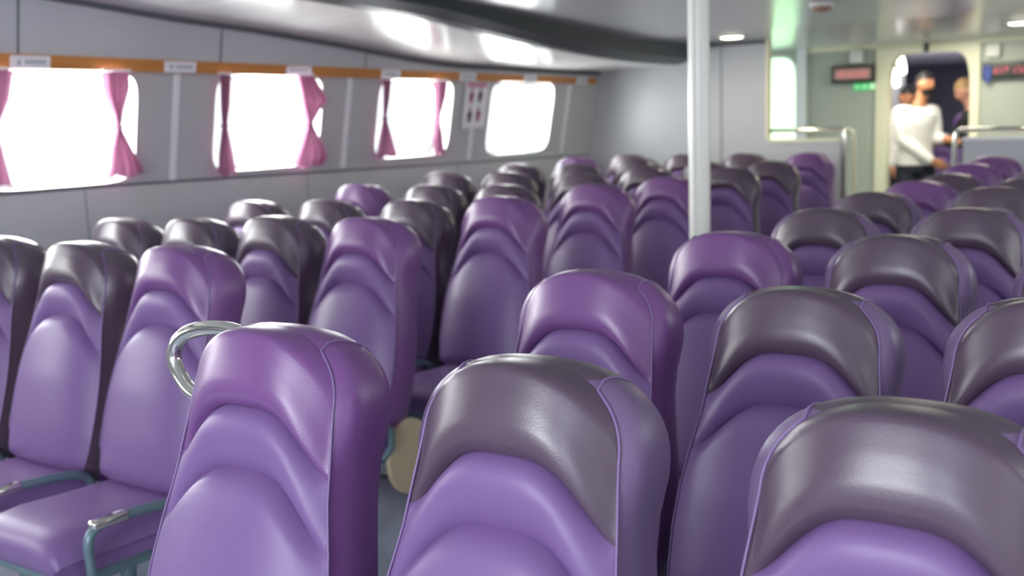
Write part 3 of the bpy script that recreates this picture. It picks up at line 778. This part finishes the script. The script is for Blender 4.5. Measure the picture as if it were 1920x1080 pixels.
# ------------------------------------------------------------------ people
def fuse(name, mb, voxel=.007, smooth=4):
    """joins overlapping shaped volumes into one continuous smooth surface"""
    me = mb.mesh(name + '_src'); o = bpy.data.objects.new(name + '_src', me); COL.objects.link(o)
    md = o.modifiers.new('r', 'REMESH'); md.mode = 'VOXEL'; md.voxel_size = voxel; md.use_smooth_shade = True
    sm = o.modifiers.new('s', 'SMOOTH'); sm.factor = .5; sm.iterations = smooth
    bpy.context.view_layer.update(); dg = bpy.context.evaluated_depsgraph_get()
    out = bpy.data.meshes.new_from_object(o.evaluated_get(dg)); bpy.data.objects.remove(o)
    out.name = name; return out
def ball(mb, c, r, material, k=(1, 1, 1)):
    prof = [(math.sin(PI * i / 10), -math.cos(PI * i / 10)) for i in range(11)]
    n = 14; vs = []
    for pr, ph in prof: vs += [(c[0] + k[0] * r * max(pr, .02) * math.cos(2 * PI * j / n), c[1] + k[1] * r * max(pr, .02) * math.sin(2 * PI * j / n), c[2] + k[2] * r * ph) for j in range(n)]
    fs = [(i * n + j, i * n + (j + 1) % n, (i + 1) * n + (j + 1) % n, (i + 1) * n + j) for i in range(10) for j in range(n)]
    fs += [tuple(range(n))[::-1], tuple(10 * n + j for j in range(n))]
    mb.add(vs, fs, material, True)
def limb(mb, pts, radii, material):
    """tapering limb through its joints"""
    P, Rr = [], []
    for (p, q), (r0, r1) in zip(zip(pts, pts[1:]), zip(radii, radii[1:])):
        for i in range(6):
            t = i / 6; P.append(Vector(p).lerp(Vector(q), t)); Rr.append(lerp(r0, r1, t) + .10 * min(r0, r1) * math.sin(PI * t) * (1 if t < .8 else .6))
    P.append(Vector(pts[-1])); Rr.append(radii[-1])
    mb.tube(P, Rr, material, n=16)
    for p, r in zip(pts, radii): ball(mb, p, r * .99, material)
def torso(mb, rings, material, n=28):
    vs = []
    for c, rx, ry in rings:
        for j in range(n):
            t = 2 * PI * j / n; cc, ss = math.cos(t), math.sin(t)
            vs.append((c[0] + rx * math.copysign(abs(cc) ** .85, cc), c[1] + ry * math.copysign(abs(ss) ** .85, ss), c[2]))
    k = len(rings)
    fs = [(i * n + j, i * n + (j + 1) % n, (i + 1) * n + (j + 1) % n, (i + 1) * n + j) for i in range(k - 1) for j in range(n)]
    fs += [tuple(range(n))[::-1], tuple((k - 1) * n + j for j in range(n))]
    mb.add(vs, fs, material, True)
def chain(*k): return list(zip(k, k[1:]))
def head_mesh(bm, c, yaw, pitch, sc=1.):
    """a head with brow, nose, lips, chin and ears, facing -y before yaw"""
    R = Matrix.Translation(c) @ Matrix.Rotation(yaw, 4, 'Z') @ Matrix.Rotation(pitch, 4, 'X') @ Matrix.Scale(sc, 4)
    tmp = bmesh.new(); bmesh.ops.create_uvsphere(tmp, u_segments=32, v_segments=24, radius=1)
    for v in tmp.verts:
        x, y, z = v.co
        f = max(0, -y)
        X = x * .075 * (1 - .22 * max(0, -z)); Y = y * .093; Z = z * .115
        if z < -.2: Y += .012 * (-z - .2); X *= 1 - .25 * (-z - .2) * (f > .1)
        ax = abs(x)
        Y -= .022 * math.exp(-((x / .16) ** 2 + ((z + .12) / .17) ** 2)) * (f > .2)          # nose
        Y -= .008 * math.exp(-((x / .3) ** 2 + ((z + .42) / .09) ** 2)) * (f > .2)           # lips
        Y -= .010 * math.exp(-((x / .3) ** 2 + ((z + .78) / .16) ** 2)) * (f > .1)           # chin
        Y += .010 * math.exp(-(((ax - .4) / .16) ** 2 + ((z - .06) / .12) ** 2)) * (f > .2)  # eye sockets
        Y -= .005 * math.exp(-((x / .6) ** 2 + ((z - .26) / .10) ** 2)) * (f > .2)           # brow
        X += math.copysign(.018, x) * math.exp(-(((y - .05) / .14) ** 2 + ((z + .02) / .22) ** 2)) * (ax > .8)  # ears
        v.co = R @ Vector((X, Y, Z))
    me = bpy.data.meshes.new('h'); tmp.to_mesh(me); tmp.free(); bm.from_mesh(me); bpy.data.meshes.remove(me)
    return R
def hand(mb, wrist, tip_dir, palm_n, side, material):
    """palm, four bent fingers of different lengths and a thumb from the side of the palm"""
    d = Vector(tip_dir).normalized(); n = Vector(palm_n); n = (n - d * n.dot(d)).normalized(); s_ = d.cross(n) * side
    w = Vector(wrist)
    for off in (-.026, -.009, .009, .025):
        mb.tube([w - d * .01 + s_ * off * .6, w + d * .045 + s_ * off, w + d * .085 + s_ * off], [.016, .0165, .0135], material, n=12)
    for off, ln in ((-.031, .070), (-.011, .080), (.010, .074), (.029, .057)):
        a = w + d * .082 + s_ * off; b = a + d * ln * .45 + n * .010; c = b + d * ln * .32 + n * .020; e = c + d * ln * .12 + n * .018
        mb.tube([a, b, c, e], [.0115, .0105, .0095, .008], material, n=10)
        ball(mb, e, .0082, material)
    a = w + d * .025 - s_ * .026; b = a + d * .035 - s_ * .026 + n * .010; c = b + d * .032 - s_ * .004 + n * .012
    mb.tube([a, b, c], [.016, .0125, .0095], material, n=10); ball(mb, c, .0095, material)
def person(loc, rz, lab, J, skin_m, shirt_m, trouser_m, hair_m, head_yaw, head_pitch, mask=False, lanyard=False):
    t = empty('person', loc, rz); tag(t, lab, 'person', 'people past the doorway')
    hd = Vector(J['head']); V = {k: Vector(v) for k, v in J.items() if not k.startswith(('sleeve', 'palm'))}
    up = Vector((0, 0, 1))
    def rings(g, lo, hi):
        base = [(V['pelvis'] - up * .10, .150, .112), (V['pelvis'] - up * .03, .163, .118), (V['pelvis'] + up * .04, .156, .112), (V['waist'], .138, .100), (V['waist'].lerp(V['chest'], .5), .148, .106), (V['chest'], .162, .112),
                (V['chest'].lerp(V['collar'], .6), .165, .105), (V['collar'] - up * .035, .145, .085), (V['collar'] + up * .0, .100, .068), (V['collar'] + up * .03, .066, .058)]
        return [(c, rx + g, ry + g) for c, rx, ry in base if lo <= c.z <= hi]
    # body
    mb = MB(); torso(mb, rings(-.004, 0, 9), skin_m)
    limb(mb, [V['collar'], V['neck'], hd - up * .03], [.060, .052, .050], skin_m)
    for sd, sg in (('R', -1), ('L', 1)):
        limb(mb, [V['sh' + sd], V['el' + sd], V['wr' + sd]], [.052, .040, .027], skin_m)
        limb(mb, [V['hip' + sd], V['kn' + sd], V['an' + sd]], [.082, .055, .038], skin_m)
        limb(mb, [V['an' + sd], Vector((V['an' + sd].x, V['an' + sd].y - .15, .045))], [.038, .030], skin_m)
        dr = (V['wr' + sd] - V['el' + sd]).normalized()
        hand(mb, V['wr' + sd], dr, J.get('palm' + sd, (-sg, .2, 0)), sg, skin_m)
    bm = bmesh.new(); R = head_mesh(bm, hd, head_yaw, head_pitch)
    bm.verts.index_update(); mb.add([v.co.copy() for v in bm.verts], [[v.index for v in f.verts] for f in bm.faces], skin_m, True); bm.free()
    me = fuse('body', mb, .006, 3); me.materials.clear(); me.materials.append(M[skin_m]); part('body', me, t)
    # shirt with sleeves, hem at the hips
    mb = MB(); torso(mb, rings(.014, J['pelvis'][2] - .05, J['collar'][2] + .012), shirt_m)
    for sd in 'RL':
        cu = V['el' + sd].lerp(V['wr' + sd], J.get('sleeve' + sd, .93))
        limb(mb, [V['collar'].lerp(V['sh' + sd], .55) - up * .01, V['sh' + sd], V['el' + sd], cu], [.066, .068, .054, .044], shirt_m)
    me = fuse('shirt', mb, .009, 4); me.materials.clear(); me.materials.append(M[shirt_m]); sh = part('shirt', me, t)
    # collar band
    m = MB(); k = V['collar'] + up * .012
    m.tube([k + Vector((.066 * math.cos(q), .060 * math.sin(q), .012 * math.sin(q))) for q in [2 * PI * j / 24 for j in range(25)]], .013, shirt_m, n=10); m.build('collar', sh)
    # trousers
    mb = MB(); torso(mb, rings(.008, 0, J['pelvis'][2] + .045), trouser_m)
    for sd in 'RL': limb(mb, [V['hip' + sd] - up * .02, V['kn' + sd], V['an' + sd]], [.098, .076, .062], trouser_m)
    me = fuse('trousers', mb, .009, 4); me.materials.clear(); me.materials.append(M[trouser_m]); part('trousers', me, t)
    for s in 'RL':
        a = J['an' + s]; m = MB(); m.rbox(a[0] - .048, a[0] + .048, a[1] - .20, a[1] + .07, .0, .085, .03, 'black'); m.build('shoe', t)
    # hair cap
    tmp = bmesh.new(); bmesh.ops.create_uvsphere(tmp, u_segments=28, v_segments=20, radius=1)
    kill = [v for v in tmp.verts if v.co.z < .30 and v.co.y < -.1 + .35 * (v.co.z < -.2) or v.co.z < -.55]
    bmesh.ops.delete(tmp, geom=kill, context='VERTS')
    for v in tmp.verts:
        x, y, z = v.co; j = .003 * math.sin(23 * x + 17 * y + 31 * z) + .002 * math.sin(61 * x - 47 * y)
        e = .9 + .1 * sstep(.25, .55, z) if y < 0 else 1; v.co = R @ Vector((x * (.081 + j), y * (.101 + j) * (.93 + .07 * sstep(.3, .6, z) if y < 0 else 1), z * (.126 + j)))
    me = bpy.data.meshes.new('hair'); tmp.to_mesh(me); tmp.free(); me.materials.append(M[hair_m])
    for p_ in me.polygons: p_.use_smooth = True
    part('hair', me, t)
    for s in (-1, 1):
        m = MB(); c = R @ Vector((s * .030, -.083, .008))
        m.lathe([(.002, -.009), (.008, -.005), (.0095, 0), (.008, .005), (.002, .009)], c, 'eye', n=12); m.build('eye', t)
    if mask:
        tmp = bmesh.new(); bmesh.ops.create_uvsphere(tmp, u_segments=28, v_segments=20, radius=1)
        bmesh.ops.delete(tmp, geom=[v for v in tmp.verts if v.co.y > .15 or v.co.z > -.34 or v.co.z < -.95], context='VERTS')
        for v in tmp.verts:
            x, y, z = v.co; v.co = R @ Vector((x * .078, y * .114, z * .125))
        me = bpy.data.meshes.new('face_mask'); tmp.to_mesh(me); tmp.free(); me.materials.append(M['mask'])
        for p_ in me.polygons: p_.use_smooth = True
        part('face_mask', me, t)
    else:
        m = MB(); c = R @ Vector((0, -.098, -.048)); m.rbox(c.x - .022, c.x + .022, c.y - .006, c.y + .006, c.z - .006, c.z + .006, .004, 'lips'); m.build('mouth', t)
    if lanyard:
        cc = Vector(J['chest']); k = Vector(J['collar'])
        m = MB(); m.tube([k + Vector((.07, 0, .05)), k + Vector((.06, -.09, -.02)), cc + Vector((.035, -.13, -.05)), cc + Vector((0, -.13, -.16)), cc + Vector((-.035, -.13, -.05)), k + Vector((-.06, -.09, -.02)), k + Vector((-.07, 0, .05))], .007, 'lanyard', n=8, smooth_pts=2); m.build('lanyard', t)
    return t
J1 = dict(pelvis=(-.02, 0, .93), waist=(-.01, 0, 1.10), chest=(0, 0, 1.29), collar=(.01, .01, 1.43), neck=(.03, .0, 1.51), head=(.055, -.02, 1.655),
          shR=(-.168, .01, 1.395), elR=(-.165, -.06, 1.14), wrR=(.065, -.22, .945), shL=(.158, .02, 1.395), elL=(.165, -.06, 1.15), wrL=(.27, -.24, 1.13),
          hipR=(-.10, 0, .86), knR=(-.11, -.03, .48), anR=(-.11, .02, .09), hipL=(.08, 0, .86), knL=(.09, -.05, .48), anL=(.10, -.02, .09),
          palmR=(1, .3, .2), palmL=(0, 0, -1), sleeveL=.35)
person((-2.60, 10.80, 0), math.radians(34), 'man in white shirt and dark trousers standing in the doorway, arm reaching down', J1, 'skin', 'shirt', 'navy', 'hairblack', math.radians(26), math.radians(-6), mask=True)
J2 = dict(pelvis=(0, 0, .88), waist=(0, 0, 1.03), chest=(0, 0, 1.20), collar=(0, .01, 1.335), neck=(.0, .0, 1.41), head=(.0, -.01, 1.545),
          shR=(-.16, .01, 1.30), elR=(-.18, -.03, 1.06), wrR=(-.15, -.14, .86), shL=(.16, .01, 1.30), elL=(.18, -.03, 1.06), wrL=(.15, -.12, .86),
          hipR=(-.09, 0, .82), knR=(-.10, -.03, .46), anR=(-.10, .02, .09), hipL=(.08, 0, .82), knL=(.09, -.03, .46), anL=(.09, 0, .09))
person((-2.86, 11.45, 0), math.radians(20), 'person with black hair, white shirt and red lanyard half hidden by the left door jamb', J2, 'skin', 'shirt', 'navy', 'hairblack', math.radians(10), math.radians(8), mask=True, lanyard=True)
J3 = dict(pelvis=(.06, .02, .90), waist=(.03, 0, 1.06), chest=(0, -.03, 1.24), collar=(-.01, -.05, 1.385), neck=(-.01, -.08, 1.455), head=(-.01, -.13, 1.585),
          shR=(-.185, -.03, 1.345), elR=(-.20, -.16, 1.12), wrR=(-.16, -.33, 1.10), shL=(.175, -.03, 1.345), elL=(.20, -.15, 1.10), wrL=(.10, -.33, 1.10),
          hipR=(-.09, .02, .84), knR=(-.10, -.02, .47), anR=(-.10, .02, .09), hipL=(.09, .02, .84), knL=(.10, -.02, .47), anL=(.10, .02, .09),
          palmR=(0, 0, -1), palmL=(0, 0, -1))
person((-2.15, 11.3, 0), math.radians(-60), 'fair-haired person in a black top leaning behind the right door jamb', J3, 'skinfair', 'darkshirt', 'khaki', 'hairblond', math.radians(0), math.radians(18))

# ------------------------------------------------------------------ light
W = bpy.data.worlds.new('World'); S.world = W; W.use_nodes = True
bg = W.node_tree.nodes['Background']; bg.inputs['Color'].default_value = (.93, .97, 1., 1); bg.inputs['Strength'].default_value = 1.5
def area(name, loc, rot, sx, sy, power, col=(1, 1, 1)):
    d = bpy.data.lights.new(name, 'AREA'); d.shape = 'RECTANGLE'; d.size = sx; d.size_y = sy; d.energy = power; d.color = col
    o = bpy.data.objects.new(name, d); COL.objects.link(o); o.location = loc; o.rotation_euler = rot
    return o
for i, (a, b, z0, z1) in enumerate(WIN):
    zc = (z0 + z1) / 2
    area('daylight_or_fill', (wallx(zc) - .30, (a + b) / 2, zc + .02), (0, -PI / 2 - .3, 0), (z1 - z0) + .5, (b - a) + .5, [50, 70, 95, 95, 75, 60, 60][i], (1, 1, 1))
    area('daylight_or_fill', (XR + .30, (a + b) / 2, zc + .02), (0, PI / 2, 0), (z1 - z0) + .3, (b - a) + .3, [1, 1.5, 5, 9, 10, 9, 9][i], (.96, .98, 1))
area('daylight_or_fill', (.35, Y0 + .05, 1.75), (PI / 2, 0, 0), .8, .55, 24, (.80, .85, 1.))  # added bluish fill inside the closed front wall, standing for unseen front windows
area('daylight_or_fill', (-1.15, Y0 + .05, 1.72), (PI / 2, 0, 0), 1.1, .6, 64, (.88, .91, 1.))  # second added front fill, brightens seat fronts; no window built here
area('green_daylight', (-3.957, YD + .35, 1.36), (-PI / 2, 0, 0), .9, 1.4, 11, (.78, 1., .78))
area('lamp_or_fill_light', (-3.254, 7.862, ceilz(7.862) - .04), (0, 0, 0), .12, .12, 4, (1, .9, .7))
area('lamp_or_fill_light', (-1.367, 8.554, ceilz(8.55) - .04), (0, 0, 0), .12, .12, 4, (1, .9, .7))
area('lamp_or_fill_light', (-2.75, 10.45, 2.03), (math.radians(25), 0, 0), .4, .25, 13, (1, .95, .85))  # added fill for the people past the door, no fitting here
area('lamp_or_fill_light', (-2.6, 14.5, 2.04), (0, 0, 0), 1.2, 1.2, 60, (1, .95, .9))  # added broad fill for the far cabin, apart from its modelled lamp
area('lamp_or_fill_light', (-2.4, 13.4, .35), (PI, 0, 0), 1.6, .6, 60, (.95, .93, 1))  # added uplight near the floor, brightens the far ceiling; not a real lamp
area('lamp_or_fill_light', (-2.0, 9.5, 2.02), (0, 0, 0), .5, .4, 18, (1, .95, .78))  # added warm fill for passage and door frame, no fitting here

# ------------------------------------------------------------------ camera
cam = bpy.data.cameras.new('Camera'); co = bpy.data.objects.new('Camera', cam); COL.objects.link(co)
pitch, roll, yaw = 0.15685669907655078, -0.03389203332577227, 0.5953192338382173
fwd = Vector((-math.sin(yaw) * math.cos(pitch), math.cos(yaw) * math.cos(pitch), -math.sin(pitch)))
rt = Vector((math.cos(yaw), math.sin(yaw), 0)); up = rt.cross(fwd)
r2 = rt * math.cos(roll) + up * math.sin(roll); u2 = -rt * math.sin(roll) + up * math.cos(roll)
co.matrix_world = Matrix(((r2.x, u2.x, -fwd.x, 0), (r2.y, u2.y, -fwd.y, 0), (r2.z, u2.z, -fwd.z, 1.486167506), (0, 0, 0, 1)))
cam.sensor_width = 36; cam.lens = 2032.3 / 1920 * 36; cam.clip_start = .05; cam.clip_end = 200
cam.dof.use_dof = True; cam.dof.focus_distance = 1.75; cam.dof.aperture_fstop = 3.6
S.camera = co
S.view_settings.view_transform = 'Standard'; S.view_settings.look = 'None'; S.view_settings.exposure = .3; S.view_settings.gamma = 1.
S.cycles.max_bounces = 8; S.cycles.sample_clamp_indirect = 6
